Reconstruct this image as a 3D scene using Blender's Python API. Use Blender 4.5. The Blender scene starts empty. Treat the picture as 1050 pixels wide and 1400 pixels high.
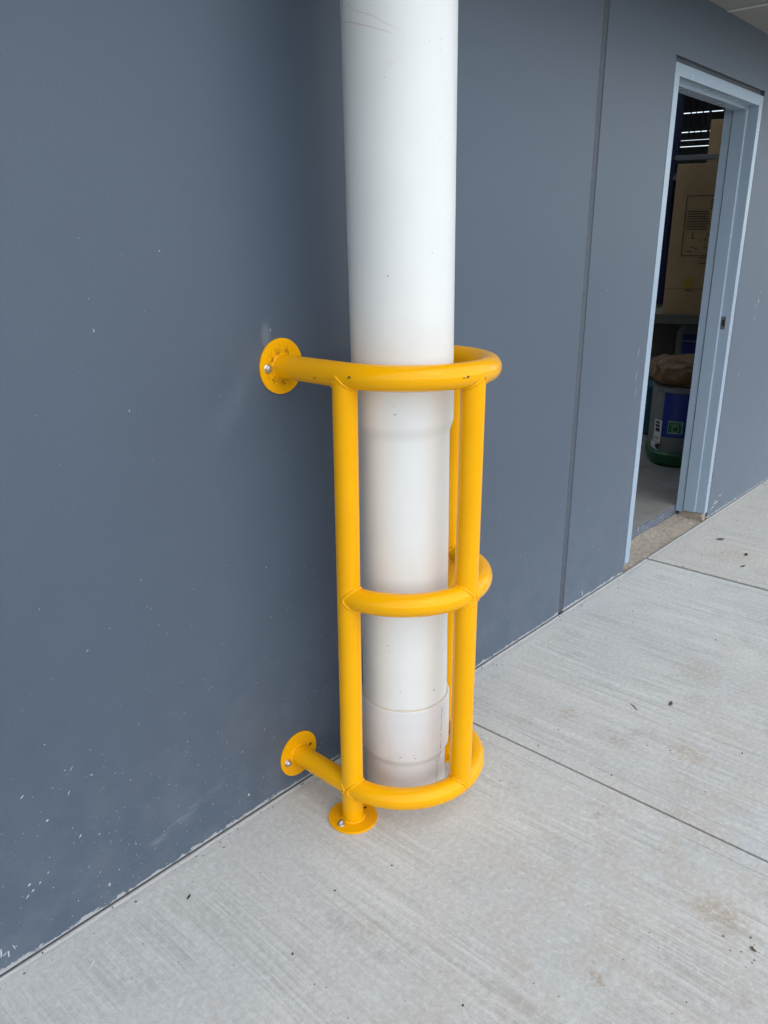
import bpy, bmesh, math, random
from mathutils import Vector, Matrix, noise as mnoise
rnd = random.Random(7)
sc = bpy.context.scene
COL = sc.collection
R = math.radians

# ------------------------------------------------------------------ camera, sky, sun, exposure
cd = bpy.data.cameras.new('camera')
cam = bpy.data.objects.new('camera', cd); COL.objects.link(cam)
cd.sensor_fit = 'HORIZONTAL'; cd.sensor_width = 36.0; cd.lens = 36.0 * 1069.1 / 1050.0
cd.clip_start = 0.02; cd.clip_end = 2000
yaw, pitch, roll = R(42.137), R(-18.7325), R(-0.1915)
fw = Vector((math.cos(yaw) * math.cos(pitch), math.sin(yaw) * math.cos(pitch), math.sin(pitch)))
rt = Vector((math.sin(yaw), -math.cos(yaw), 0)); up = rt.cross(fw)
r2 = math.cos(roll) * rt + math.sin(roll) * up
u2 = -math.sin(roll) * rt + math.cos(roll) * up
M = Matrix.Identity(4)
for i in range(3):
    M[i][0], M[i][1], M[i][2] = r2[i], u2[i], -fw[i]
M.translation = Vector((-1.4555, -1.4678, 1.4828))
cam.matrix_world = M
sc.camera = cam

SUN_DIR = Vector((-0.10, -0.66, 0.78)).normalized()      # towards the sun
world = bpy.data.worlds.new('World'); sc.world = world; world.use_nodes = True
wn = world.node_tree; wn.nodes.clear()
sky = wn.nodes.new('ShaderNodeTexSky'); sky.sky_type = 'NISHITA'; sky.sun_disc = False
sky.sun_elevation = math.asin(SUN_DIR.z)
sky.sun_rotation = math.atan2(SUN_DIR.x, SUN_DIR.y)
sky.air_density = 1.0; sky.dust_density = 1.0; sky.ozone_density = 1.0
hs = wn.nodes.new('ShaderNodeHueSaturation'); hs.inputs['Saturation'].default_value = 0.56
bg = wn.nodes.new('ShaderNodeBackground'); bg.inputs['Strength'].default_value = 0.15
wo = wn.nodes.new('ShaderNodeOutputWorld')
wn.links.new(sky.outputs[0], hs.inputs['Color']); wn.links.new(hs.outputs[0], bg.inputs[0]); wn.links.new(bg.outputs[0], wo.inputs[0])

sd = bpy.data.lights.new('sun', 'SUN'); sd.energy = 0.6; sd.angle = R(130); sd.color = (1.0, 0.995, 0.965)
sun = bpy.data.objects.new('sun', sd); COL.objects.link(sun)
sun.rotation_euler = (-SUN_DIR).to_track_quat('-Z', 'Y').to_euler(); sun.location = (3, -6, 8)

vs = sc.view_settings
vs.view_transform = 'Standard'; vs.look = 'None'; vs.gamma = 1.0; vs.use_curve_mapping = False
vs.exposure = 0.86
sc.cycles.use_denoising = True
sc.cycles.use_adaptive_sampling = True; sc.cycles.adaptive_threshold = 0.025; sc.cycles.adaptive_min_samples = 16
sc.cycles.max_bounces = 7; sc.cycles.diffuse_bounces = 4; sc.cycles.glossy_bounces = 3

# ------------------------------------------------------------------ node helper
class NT:
    def __init__(s, name):
        s.m = bpy.data.materials.new(name); s.m.use_nodes = True
        s.t = s.m.node_tree; s.n = s.t.nodes; s.l = s.t.links
        s.b = s.n['Principled BSDF']
        s.geo = s.n.new('ShaderNodeNewGeometry'); s.pos = s.geo.outputs['Position']
        s.tc = s.n.new('ShaderNodeTexCoord'); s.obj = s.tc.outputs['Object']
    def put(s, sock, v):
        if isinstance(v, bpy.types.NodeSocket): s.l.new(v, sock)
        elif isinstance(v, (tuple, list)):
            sock.default_value = tuple(v) + (1,) if (len(v) == 3 and len(sock.default_value) == 4) else v
        else: sock.default_value = v
    def math(s, op, a, b=0.0, c=0.0, clamp=False):
        n = s.n.new('ShaderNodeMath'); n.operation = op; n.use_clamp = clamp
        s.put(n.inputs[0], a); s.put(n.inputs[1], b); s.put(n.inputs[2], c); return n.outputs[0]
    def vmul(s, v, k):
        n = s.n.new('ShaderNodeVectorMath'); n.operation = 'MULTIPLY'; s.put(n.inputs[0], v); s.put(n.inputs[1], k); return n.outputs[0]
    def vadd(s, v, k):
        n = s.n.new('ShaderNodeVectorMath'); n.operation = 'ADD'; s.put(n.inputs[0], v); s.put(n.inputs[1], k); return n.outputs[0]
    def dist(s, v, k):
        n = s.n.new('ShaderNodeVectorMath'); n.operation = 'DISTANCE'; s.put(n.inputs[0], v); s.put(n.inputs[1], k); return n.outputs['Value']
    def sep(s, v):
        n = s.n.new('ShaderNodeSeparateXYZ'); s.put(n.inputs[0], v); return n.outputs
    def noise(s, v, scale, detail=4, rough=0.55, dist=0.0, color=False):
        n = s.n.new('ShaderNodeTexNoise'); s.put(n.inputs['Vector'], v)
        n.inputs['Scale'].default_value = scale; n.inputs['Detail'].default_value = detail
        n.inputs['Roughness'].default_value = rough; n.inputs['Distortion'].default_value = dist
        return n.outputs['Color' if color else 'Fac']
    def voro(s, v, scale, rnd=1.0, feature='F1'):
        n = s.n.new('ShaderNodeTexVoronoi'); n.feature = feature; s.put(n.inputs['Vector'], v)
        n.inputs['Scale'].default_value = scale; n.inputs['Randomness'].default_value = rnd
        return n.outputs
    def map(s, v, a, b, c=0.0, d=1.0, smooth=True):
        n = s.n.new('ShaderNodeMapRange'); n.interpolation_type = 'SMOOTHSTEP' if smooth else 'LINEAR'
        s.put(n.inputs[0], v); s.put(n.inputs[1], a); s.put(n.inputs[2], b); s.put(n.inputs[3], c); s.put(n.inputs[4], d)
        return n.outputs[0]
    def mix(s, f, a, b, mode='MIX'):
        n = s.n.new('ShaderNodeMix'); n.data_type = 'RGBA'; n.blend_type = mode
        s.put(n.inputs[0], f); s.put(n.inputs[6], a); s.put(n.inputs[7], b); return n.outputs[2]
    def bump(s, h, strength, distance, normal=None):
        n = s.n.new('ShaderNodeBump'); n.inputs['Strength'].default_value = strength; n.inputs['Distance'].default_value = distance
        s.put(n.inputs['Height'], h)
        if normal is not None: s.l.new(normal, n.inputs['Normal'])
        return n.outputs[0]
    def out(s, color=None, rough=None, normal=None, **kw):
        if color is not None: s.put(s.b.inputs['Base Color'], color)
        if rough is not None: s.put(s.b.inputs['Roughness'], rough)
        if normal is not None: s.put(s.b.inputs['Normal'], normal)
        for k, v in kw.items(): s.put(s.b.inputs[k.replace('_', ' ')], v)
        return s.m

def simple(name, col, rough=0.5, var=0.12, scale=25, bump=0.0, metallic=0.0, **kw):
    n = NT(name)
    f = n.noise(n.obj, scale, 5, 0.6)
    c = n.mix(f, tuple(x * (1 - var) for x in col), tuple(min(1, x * (1 + var)) for x in col))
    r = n.map(n.noise(n.obj, scale * 2.3, 3), 0.3, 0.7, rough * 0.85, min(1, rough * 1.15))
    nn = n.bump(n.noise(n.obj, scale * 4, 4), 0.4, bump) if bump else None
    return n.out(c, r, nn, Metallic=metallic, **kw)

# ------------------------------------------------------------------ materials
JOINTS = [-4.850, -3.107, -1.363, 0.3808, 2.1245, 3.868, 5.612, 7.356]

def mat_concrete():
    n = NT('broomed_concrete'); p = n.pos
    x, y, z = n.sep(p)[0:3]
    big = n.noise(p, 1.7, 3, 0.6)
    med = n.noise(p, 9, 4, 0.65)
    fine = n.noise(p, 75, 3, 0.75)
    grit = n.noise(p, 380, 2, 0.7)
    c = n.mix(n.map(big, 0.32, 0.68), (0.56, 0.575, 0.54), (0.65, 0.645, 0.585))
    c = n.mix(n.map(med, 0.3, 0.72), c, n.mix(0.55, c, (0.61, 0.605, 0.575)))
    # beige dust lying further out from the wall
    dust = n.math('MULTIPLY', n.map(n.math('ADD', y, n.math('MULTIPLY', big, 0.7)), 0.1, -0.65), n.map(med, 0.33, 0.66))
    c = n.mix(n.math('MULTIPLY', dust, 0.55), c, (0.53, 0.475, 0.39))
    # the slab by the doorway was poured from a sandier mix
    c = n.mix(n.math('MULTIPLY', n.map(x, 2.12, 2.13), n.map(med, 0.3, 0.7, 0.25, 0.6)), c, (0.57, 0.52, 0.43))
    # trowelled margin beside the saw cuts and along the wall
    f = n.math('FRACT', n.math('DIVIDE', n.math('SUBTRACT', x, JOINTS[0]), 1.7437))
    dmin = n.math('MULTIPLY', n.math('MINIMUM', f, n.math('SUBTRACT', 1.0, f)), 1.7437)
    wob = n.math('MULTIPLY', n.math('SUBTRACT', med, 0.5), 0.018)
    dm = n.math('ADD', dmin, wob)
    wallm = n.math('ADD', n.math('MULTIPLY', y, -1.0), wob)
    marg = n.math('MAXIMUM', n.map(dm, 0.052, 0.058, 1, 0), n.map(wallm, 0.04, 0.10, 1, 0))
    broomy = n.math('SUBTRACT', 1.0, n.math('MULTIPLY', marg, 0.92))
    # broom strokes run away from the wall
    warp = n.vadd(p, n.vmul(n.noise(p, 1.3, 0, color=True), (0.06, 0, 0)))
    br1 = n.noise(n.vmul(warp, (190, 3.2, 1)), 1.0, 2, 0.65)
    br2 = n.noise(n.vmul(warp, (55, 1.3, 1)), 1.0, 3, 0.75)
    br = n.math('ADD', n.math('MULTIPLY', br1, 0.45), n.math('MULTIPLY', br2, 0.55))
    patch = n.map(n.noise(p, 3.1, 2, 0.6), 0.34, 0.60, 0.15, 1.0)
    bf = n.math('MULTIPLY', broomy, patch)
    streak = n.map(br, 0.36, 0.64)
    lo = n.mix(1.0, c, (0.74, 0.74, 0.73), 'MULTIPLY'); hi = n.mix(1.0, c, (1.16, 1.16, 1.16), 'MULTIPLY')
    c = n.mix(n.math('MULTIPLY', bf, 0.70), c, n.mix(streak, lo, hi))
    # pale flecks of laitance, stronger in the smooth margin
    fl = n.map(n.noise(p, 48, 3, 0.78), 0.50, 0.66)
    c = n.mix(n.math('MULTIPLY', fl, n.math('ADD', 0.40, n.math('MULTIPLY', marg, 0.20))), c, (0.71, 0.712, 0.69))
    c = n.mix(n.math('MULTIPLY', n.map(fine, 0.36, 0.64), 0.40), c, n.mix(1.0, c, (0.70, 0.70, 0.69), 'MULTIPLY'))
    c = n.mix(n.math('MULTIPLY', n.map(grit, 0.50, 0.72), 0.40), c, (0.25, 0.245, 0.23))
    # pits
    v = n.voro(p, 38)
    pit = n.math('MULTIPLY', n.map(v['Distance'], 0.05, 0.10, 1, 0), n.map(n.sep(v['Color'])[0], 0.80, 0.82))
    c = n.mix(n.math('MULTIPLY', pit, 0.7), c, (0.12, 0.11, 0.095))
    # thin edge left by the edging trowel
    ed = n.math('MULTIPLY', n.map(n.math('ABSOLUTE', n.math('SUBTRACT', dm, 0.056)), 0.0006, 0.0022, 1, 0), n.map(br2, 0.44, 0.54))
    c = n.mix(n.math('MULTIPLY', ed, 0.5), c, (0.16, 0.15, 0.13))
    # brown clay stains
    wp = n.vadd(p, n.vmul(n.vadd(n.noise(p, 20, 3, 0.75, color=True), (-0.5, -0.5, -0.5)), (0.13, 0.13, 0)))
    k = None
    for (sx, sy, sr, st) in [(0.643, -0.41, 0.055, 0.55), (0.687, -0.789, 0.085, 0.5), (0.132, -1.09, 0.085, 0.7), (-0.216, -0.949, 0.026, 0.9), (0.251, -0.698, 0.022, 0.7),
                             (0.50, -0.30, 0.05, 0.3), (0.60, -0.60, 0.06, 0.4), (2.45, -0.30, 0.18, 0.35), (0.40, -0.87, 0.05, 0.35), (-0.45, -0.50, 0.06, 0.25), (1.2, -0.62, 0.12, 0.35)]:
        q = n.map(n.dist(wp, (sx, sy, 0)), sr * 0.15, sr, st, 0)
        k = q if k is None else n.math('MAXIMUM', k, q)
    k = n.math('MULTIPLY', k, n.map(fine, 0.3, 0.62, 0.2, 0.75))
    c = n.mix(k, c, (0.36, 0.25, 0.14))
    smg = n.math('MULTIPLY', n.map(n.noise(p, 5.5, 3, 0.7), 0.56, 0.70), n.map(fine, 0.35, 0.6, 0.1, 0.28))
    c = n.mix(n.math('MULTIPLY', smg, broomy), c, (0.30, 0.295, 0.275))
    # worn grey-brown line and pale slurry where the wall meets the paving
    edge = n.noise(n.vmul(p, (6, 70, 1)), 1.0, 4, 0.7)
    wl = n.math('MULTIPLY', n.map(wallm, 0.0, 0.045, 1, 0), n.map(edge, 0.38, 0.60))
    c = n.mix(n.math('MULTIPLY', wl, 0.6), c, (0.36, 0.34, 0.31))
    wl2 = n.math('MULTIPLY', n.map(n.math('ABSOLUTE', n.math('SUBTRACT', wallm, 0.011)), 0.002, 0.006, 1, 0), n.map(edge, 0.36, 0.5))
    c = n.mix(n.math('MULTIPLY', wl2, 0.7), c, (0.72, 0.73, 0.72))
    h = n.math('ADD', n.math('MULTIPLY', br1, 0.5), n.math('MULTIPLY', fine, 0.5))
    return n.out(c, n.map(n.math('ADD', fine, n.math('MULTIPLY', marg, -0.25)), 0.1, 0.8, 0.62, 0.9), n.bump(h, 0.6, 0.0026))

def mat_wall():
    n = NT('painted_precast'); p = n.pos; x, y, z = n.sep(p)[0:3]
    big = n.noise(p, 1.1, 4, 0.55)
    c = n.mix(n.map(big, 0.3, 0.7), (0.056, 0.081, 0.117), (0.064, 0.092, 0.131))
    low = n.map(z, 0.0, 0.95, 1, 0)
    c = n.mix(n.math('MULTIPLY', n.noise(p, 160, 2, 0.7), 0.16), c, (0.22, 0.245, 0.275))
    # dust film and splash-back flecks, denser towards the paving
    film = n.math('MULTIPLY', n.math('MULTIPLY', low, low), n.map(n.noise(p, 9, 4, 0.7), 0.36, 0.72))
    c = n.mix(n.math('MULTIPLY', film, 0.11), c, (0.30, 0.31, 0.32))
    wpv = n.vadd(p, n.vmul(n.noise(p, 90, 1, color=True), (0.006, 0, 0.006))); clump = n.math('MULTIPLY', low, n.map(n.noise(p, 3.5, 3), 0.35, 0.65))
    for sc_, thr, sz, am in [(120, 0.87, 0.2, 0.42), (36, 0.90, 0.085, 0.6)]:
        v = n.voro(wpv, sc_)
        s_ = n.math('MULTIPLY', n.map(v['Distance'], sz * 0.5, sz, 1, 0), n.map(n.sep(v['Color'])[0], n.math('SUBTRACT', 1.0, n.math('MULTIPLY', clump, 1 - thr)), 1.0, 0, 1, False))
        c = n.mix(n.math('MULTIPLY', n.math('GREATER_THAN', s_, 0.02), am), c, (0.52, 0.54, 0.56))
    # rubbed pale haze where the upper flange was handled
    q = n.vadd(p, (0.335, 0, -1.155))
    qx = n.math('ADD', n.sep(q)[0], n.math('MULTIPLY', n.sep(q)[2], -0.9))
    sm = n.math('MULTIPLY', n.map(n.math('ABSOLUTE', qx), 0.0, 0.085, 1, 0), n.map(n.math('ABSOLUTE', n.math('ADD', n.sep(q)[2], -0.01)), 0.0, 0.17, 1, 0))
    sm = n.math('MULTIPLY', sm, n.map(n.noise(n.vmul(p, (16, 1, 5)), 1.0, 3), 0.3, 0.7, 0.15, 1))
    c = n.mix(n.math('MULTIPLY', sm, 0.10), c, (0.36, 0.41, 0.47))
    q2 = n.vadd(p, (0.247, 0, -1.285))
    sm2 = n.map(n.dist(n.vmul(p, (1, 0, 0.45)), (-0.247, 0, 1.287 * 0.45)), 0.004, 0.02, 0.15, 0)
    c = n.mix(sm2, c, (0.45, 0.49, 0.54))
    # long pale scuff low on the wall
    ln = n.math('ADD', n.math('SUBTRACT', z, n.math('MULTIPLY', x, 0.30)), -0.295)
    sc2 = n.math('MULTIPLY', n.map(n.math('ABSOLUTE', ln), 0.001, 0.018, 1, 0), n.math('MULTIPLY', n.map(x, -0.78, -0.62), n.map(x, -0.42, -0.56)))
    c = n.mix(n.math('MULTIPLY', sc2, n.map(n.noise(n.vmul(p, (14, 1, 60)), 1.0, 3), 0.4, 0.65, 0, 0.22)), c, (0.40, 0.43, 0.46))
    # chipped bottom edge
    ch = n.math('GREATER_THAN', n.math('ADD', n.math('MULTIPLY', n.noise(n.vmul(p, (1, 1, 2.2)), 26, 4, 0.75), 0.050), n.math('MULTIPLY', big, 0.026)), n.math('ADD', z, 0.0275))
    c = n.mix(n.math('MULTIPLY', ch, 0.8), c, (0.42, 0.43, 0.43))
    h = n.noise(p, 160, 2, 0.6)
    r = n.map(big, 0.3, 0.7, 0.43, 0.49)
    r = n.math('ADD', r, n.math('MULTIPLY', ch, 0.3), clamp=True)
    return n.out(c, r, n.bump(h, 0.16, 0.001), Specular_IOR_Level=0.5, Sheen_Weight=0.8, Sheen_Roughness=0.3, Sheen_Tint=(0.82, 0.92, 1.0, 1.0))

def mat_yellow(name, dirty=False):
    n = NT(name); p = n.pos
    c = n.mix(n.map(n.noise(p, 6, 3), 0.3, 0.7), (0.88, 0.405, 0.001), (0.91, 0.43, 0.001))
    gr = n.math('MULTIPLY', n.map(n.noise(p, 45, 6, 0.75), 0.66, 0.80), 0.07)
    c = n.mix(gr, c, (0.50, 0.22, 0.02))
    if dirty:
        o = n.obj; ox, oy, oz = n.sep(o)[0:3]
        rr = n.math('SQRT', n.math('ADD', n.math('MULTIPLY', ox, ox), n.math('MULTIPLY', oy, oy)))
        ringm = n.math('MULTIPLY', n.map(rr, 0.028, 0.034), n.map(rr, 0.040, 0.056, 1, 0))
        d = n.math('MULTIPLY', ringm, n.map(n.noise(n.vmul(o, (1, 1, 1)), 90, 5, 0.75), 0.44, 0.62))
        c = n.mix(n.math('MULTIPLY', d, 0.6), c, (0.10, 0.045, 0.01))
        c = n.mix(n.math('MULTIPLY', n.map(n.noise(o, 130, 4, 0.8), 0.55, 0.7), 0.45), c, (0.35, 0.14, 0.01))
    nb = n.bump(n.noise(p, 90, 1, 0.5), 0.06, 0.0010)
    return n.out(c, n.map(n.noise(p, 30, 4), 0.3, 0.7, 0.13, 0.21), nb, Specular_IOR_Level=0.45, Specular_Tint=(1.0, 0.86, 0.45))

def mat_pvc(name, a, b, dirt=0.3):
    n = NT(name); p = n.pos; x, y, z = n.sep(p)[0:3]
    c = n.mix(n.map(n.noise(p, 4, 4), 0.3, 0.7), a, b)
    st = n.map(n.noise(n.vmul(p, (40, 40, 3)), 1.0, 5, 0.7), 0.52, 0.75)
    c = n.mix(n.math('MULTIPLY', st, dirt * 0.30), c, (0.50, 0.44, 0.36))
    sp = n.voro(p, 60)
    c = n.mix(n.math('MULTIPLY', n.math('MULTIPLY', n.map(sp['Distance'], 0.05, 0.09, 1, 0), n.map(n.sep(sp['Color'])[0], 0.975, 0.98)), 0.7), c, (0.25, 0.22, 0.2))
    lowd = n.math('MULTIPLY', n.map(z, 0.0, 0.6, 1, 0), n.map(n.noise(p, 18, 5, 0.7), 0.45, 0.72))
    c = n.mix(n.math('MULTIPLY', lowd, dirt), c, (0.46, 0.40, 0.33))
    return n.out(c, n.map(n.noise(p, 14, 4), 0.3, 0.7, 0.32, 0.45), n.bump(n.noise(n.vmul(p, (90, 90, 6)), 1.0, 3), 0.08, 0.001), Specular_IOR_Level=0.45)

def mat_sand():
    n = NT('sandy_fill'); p = n.pos
    c = n.mix(n.map(n.noise(p, 40, 5, 0.75), 0.3, 0.7), (0.29, 0.245, 0.185), (0.47, 0.415, 0.33))
    c = n.mix(n.map(n.noise(p, 160, 4, 0.7), 0.52, 0.75, 0, 0.55), c, (0.20, 0.165, 0.125))
    return n.out(c, 0.95, n.bump(n.noise(p, 120, 5, 0.7), 0.8, 0.008))

def mat_card():
    n = NT('corrugated_cardboard'); o = n.obj
    c = n.mix(n.map(n.noise(o, 4, 4), 0.3, 0.7), (0.44, 0.295, 0.14), (0.50, 0.335, 0.165))
    fl = n.noise(n.vmul(o, (150, 150, 1)), 1.0, 2)
    c = n.mix(n.math('MULTIPLY', fl, 0.25), c, (0.32, 0.21, 0.10))
    return n.out(c, 0.85, n.bump(fl, 0.15, 0.002))

def mat_slabedge():
    n = NT('painted_slab_edge'); p = n.pos
    k = n.map(n.noise(p, 55, 5, 0.75, 0.8), 0.54, 0.60)
    c = n.mix(k, (0.115, 0.14, 0.18), (0.27, 0.28, 0.29))
    return n.out(c, 0.7, n.bump(n.noise(p, 60, 4), 0.6, 0.004))

M_CONC = mat_concrete(); M_WALL = mat_wall()
M_YEL = mat_yellow('yellow_gloss_paint'); M_YELD = mat_yellow('yellow_paint_scuffed', True)
M_PVC = mat_pvc('white_pvc', (0.735, 0.75, 0.725), (0.765, 0.78, 0.755), 0.12)
M_PVC2 = mat_pvc('pale_grey_pvc', (0.66, 0.66, 0.655), (0.70, 0.70, 0.695), 0.22)
M_SAND = mat_sand(); M_CARD = mat_card(); M_EDGE = mat_slabedge()
M_WFILL = simple('grey_wall_joint', (0.24, 0.24, 0.23), 0.9, 0.4, 60, 0.003)
M_FILL = simple('dark_joint_filler', (0.075, 0.072, 0.068), 0.9, 0.3, 120, 0.003)
M_SEAL = simple('grey_sealant', (0.070, 0.084, 0.104), 0.6, 0.10, 30, 0.001)
M_GAP = simple('dark_gap_sealant', (0.075, 0.085, 0.10), 0.7, 0.15, 60)
M_FRAME = simple('pale_blue_frame_paint', (0.335, 0.42, 0.505), 0.24, 0.05, 12, 0.0004)
M_ZINC = simple('zinc_plated_steel', (0.58, 0.59, 0.60), 0.34, 0.2, 200, 0.0003, 1.0)
M_CHIP = simple('bare_steel_chip', (0.045, 0.028, 0.018), 0.7, 0.4, 400)
M_SPLAT = simple('dried_white_splash', (0.44, 0.47, 0.49), 0.8, 0.2, 300)
M_SOFF = simple('fibre_cement_soffit', (0.26, 0.255, 0.235), 0.8, 0.12, 3)
M_SOFFJ = simple('soffit_joint_strip', (0.50, 0.50, 0.48), 0.6, 0.1, 20)
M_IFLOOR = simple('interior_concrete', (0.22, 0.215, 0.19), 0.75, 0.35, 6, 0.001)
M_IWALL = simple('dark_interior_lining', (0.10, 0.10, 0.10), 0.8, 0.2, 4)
M_LINING = simple('pale_interior_lining', (0.5, 0.5, 0.49), 0.8, 0.1, 4)  # for unseen walls only, made pale to bounce more light inside
M_ROOF = simple('roof_sheet', (0.16, 0.16, 0.16), 0.6, 0.1, 4)
M_YARD = simple('yard_gravel', (0.30, 0.285, 0.26), 0.95, 0.25, 1.5, 0.02)
M_BLUE = simple('blue_rack_paint', (0.007, 0.011, 0.05), 0.45, 0.2, 20)
M_BEAM = simple('grey_steel_beam', (0.16, 0.17, 0.17), 0.5, 0.2, 20)
M_PLY = simple('weathered_plywood', (0.155, 0.15, 0.115), 0.85, 0.25, 9, 0.001)
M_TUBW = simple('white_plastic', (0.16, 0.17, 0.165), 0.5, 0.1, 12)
M_TUBB = simple('blue_print', (0.006, 0.025, 0.22), 0.45, 0.1, 12)
M_TUBG = simple('green_plastic', (0.006, 0.085, 0.026), 0.4, 0.15, 12)
M_STK = simple('pale_green_print', (0.22, 0.42, 0.28), 0.6, 0.1, 40)
M_BLACK = simple('ink_and_hole_black', (0.012, 0.012, 0.012), 0.6, 0.1, 40)  # also paints the dark of the bolt and latch holes
M_CINK = simple('brown_carton_ink', (0.085, 0.058, 0.035), 0.85, 0.15, 40)
M_LBL = simple('white_label', (0.60, 0.60, 0.58), 0.6, 0.06, 40)
M_SACK = simple('crumpled_brown_wrap', (0.19, 0.105, 0.04), 0.32, 0.75, 30, 0.02)
M_TEAL = simple('teal_plastic', (0.012, 0.09, 0.12), 0.5, 0.15, 12)
M_YSTK = simple('yellow_sticker', (0.42, 0.27, 0.015), 0.6, 0.1, 40)
M_PINK = simple('pink_primer_smear', (0.70, 0.56, 0.52), 0.6, 0.15, 60)
M_PINKF = simple('faint_primer_smear', (0.735, 0.70, 0.65), 0.6, 0.08, 60)
M_GLUE = simple('cream_solvent_cement', (0.62, 0.555, 0.44), 0.4, 0.15, 90)
M_PRINT = simple('blue_grey_pipe_print', (0.22, 0.25, 0.32), 0.6, 0.2, 300)
M_LEAF = simple('dry_leaf', (0.13, 0.075, 0.03), 0.85, 0.35, 60)
M_TWIG = simple('dark_twig', (0.045, 0.035, 0.025), 0.9, 0.3, 90)
M_STONE = simple('small_stones', (0.46, 0.42, 0.35), 0.95, 0.45, 35)
M_WCHIP = simple('white_flake', (0.72, 0.73, 0.72), 0.7, 0.05, 90)

# ------------------------------------------------------------------ mesh helpers
def link(name, me, mat=None, parent=None, smooth=False):
    o = bpy.data.objects.new(name, me); COL.objects.link(o)
    if mat is not None: me.materials.append(mat)
    if smooth:
        for p in me.polygons: p.use_smooth = True
    if parent is not None: o.parent = parent
    return o
def mesh(name, vs, fs, mat, parent=None, smooth=False):
    me = bpy.data.meshes.new(name); me.from_pydata([tuple(v) for v in vs], [], fs); me.update()
    return link(name, me, mat, parent, smooth)
def from_bm(name, bm, mat, parent=None, smooth=False, sharp=None):
    bmesh.ops.recalc_face_normals(bm, faces=bm.faces)
    me = bpy.data.meshes.new(name); bm.to_mesh(me); bm.free()
    o = link(name, me, mat, parent, smooth)
    if sharp is not None: me.set_sharp_from_angle(angle=R(sharp))
    return o
def empty(name, loc=(0, 0, 0), parent=None):
    o = bpy.data.objects.new(name, None); COL.objects.link(o); o.location = loc; o.empty_display_size = 0.1
    if parent is not None: o.parent = parent
    return o
def tag(o, label=None, cat=None, group=None, kind=None):
    if label: o['label'] = label
    if cat: o['category'] = cat
    if group: o['group'] = group
    if kind: o['kind'] = kind
    return o
def box_bm(x0, x1, y0, y1, z0, z1, bev=0.0, seg=2, mtx=None):
    bm = bmesh.new()
    bmesh.ops.create_cube(bm, size=1)
    for v in bm.verts:
        v.co = Vector((x0 + (v.co.x + .5) * (x1 - x0), y0 + (v.co.y + .5) * (y1 - y0), z0 + (v.co.z + .5) * (z1 - z0)))
    if bev: bmesh.ops.bevel(bm, geom=list(bm.edges), offset=bev, segments=seg, affect='EDGES', profile=0.5)
    if mtx is not None: bmesh.ops.transform(bm, matrix=mtx, verts=bm.verts)
    return bm
def box(name, x0, x1, y0, y1, z0, z1, mat, parent=None, bev=0.0, mtx=None):
    return from_bm(name, box_bm(x0, x1, y0, y1, z0, z1, bev, 2, mtx), mat, parent)
def tube_data(path, rad, seg=32, cap=True, closed=False):
    n = len(path); path = [Vector(p) for p in path]
    rads = rad if isinstance(rad, (list, tuple)) else [rad] * n
    vs, fs = [], []
    prev = None
    for i, p in enumerate(path):
        if closed: t = (path[(i + 1) % n] - path[i - 1]).normalized()
        else: t = (path[min(i + 1, n - 1)] - path[max(i - 1, 0)]).normalized()
        if prev is None:
            a = Vector((0, 0, 1)) if abs(t.z) < 0.9 else Vector((1, 0, 0))
            u = (a - t * a.dot(t)).normalized()
        else: u = (prev - t * prev.dot(t)).normalized()
        prev = u; w = t.cross(u)
        for k in range(seg):
            an = 2 * math.pi * k / seg
            vs.append(p + (u * math.cos(an) + w * math.sin(an)) * rads[i])
    rng = n if closed else n - 1
    for i in range(rng):
        j = (i + 1) % n
        for k in range(seg):
            fs.append((i * seg + k, i * seg + (k + 1) % seg, j * seg + (k + 1) % seg, j * seg + k))
    if cap and not closed:
        fs.append(tuple(range(seg - 1, -1, -1))); fs.append(tuple((n - 1) * seg + k for k in range(seg)))
    return vs, fs
def tube(name, path, rad, mat, parent=None, seg=32, cap=True, closed=False):
    vs, fs = tube_data(path, rad, seg, cap, closed)
    o = mesh(name, vs, fs, mat, parent, True)
    o.data.set_sharp_from_angle(angle=R(60)); return o
def lathe(name, prof, mat, parent=None, seg=96, sharp=35):
    vs, fs = [], []
    for (r, z) in prof:
        for k in range(seg):
            a = 2 * math.pi * k / seg; vs.append((r * math.cos(a), r * math.sin(a), z))
    for i in range(len(prof) - 1):
        for k in range(seg):
            fs.append((i * seg + k, i * seg + (k + 1) % seg, (i + 1) * seg + (k + 1) % seg, (i + 1) * seg + k))
    o = mesh(name, vs, fs, mat, parent, True); o.data.set_sharp_from_angle(angle=R(sharp)); return o
def prism_bm(poly, y0, y1):
    """polygon in XZ extruded along Y"""
    bm = bmesh.new()
    a = [bm.verts.new((x, y0, z)) for x, z in poly]; b = [bm.verts.new((x, y1, z)) for x, z in poly]
    bm.faces.new(a); bm.faces.new(list(reversed(b)))
    for i in range(len(poly)):
        j = (i + 1) % len(poly); bm.faces.new((a[j], a[i], b[i], b[j]))
    return bm

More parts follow.
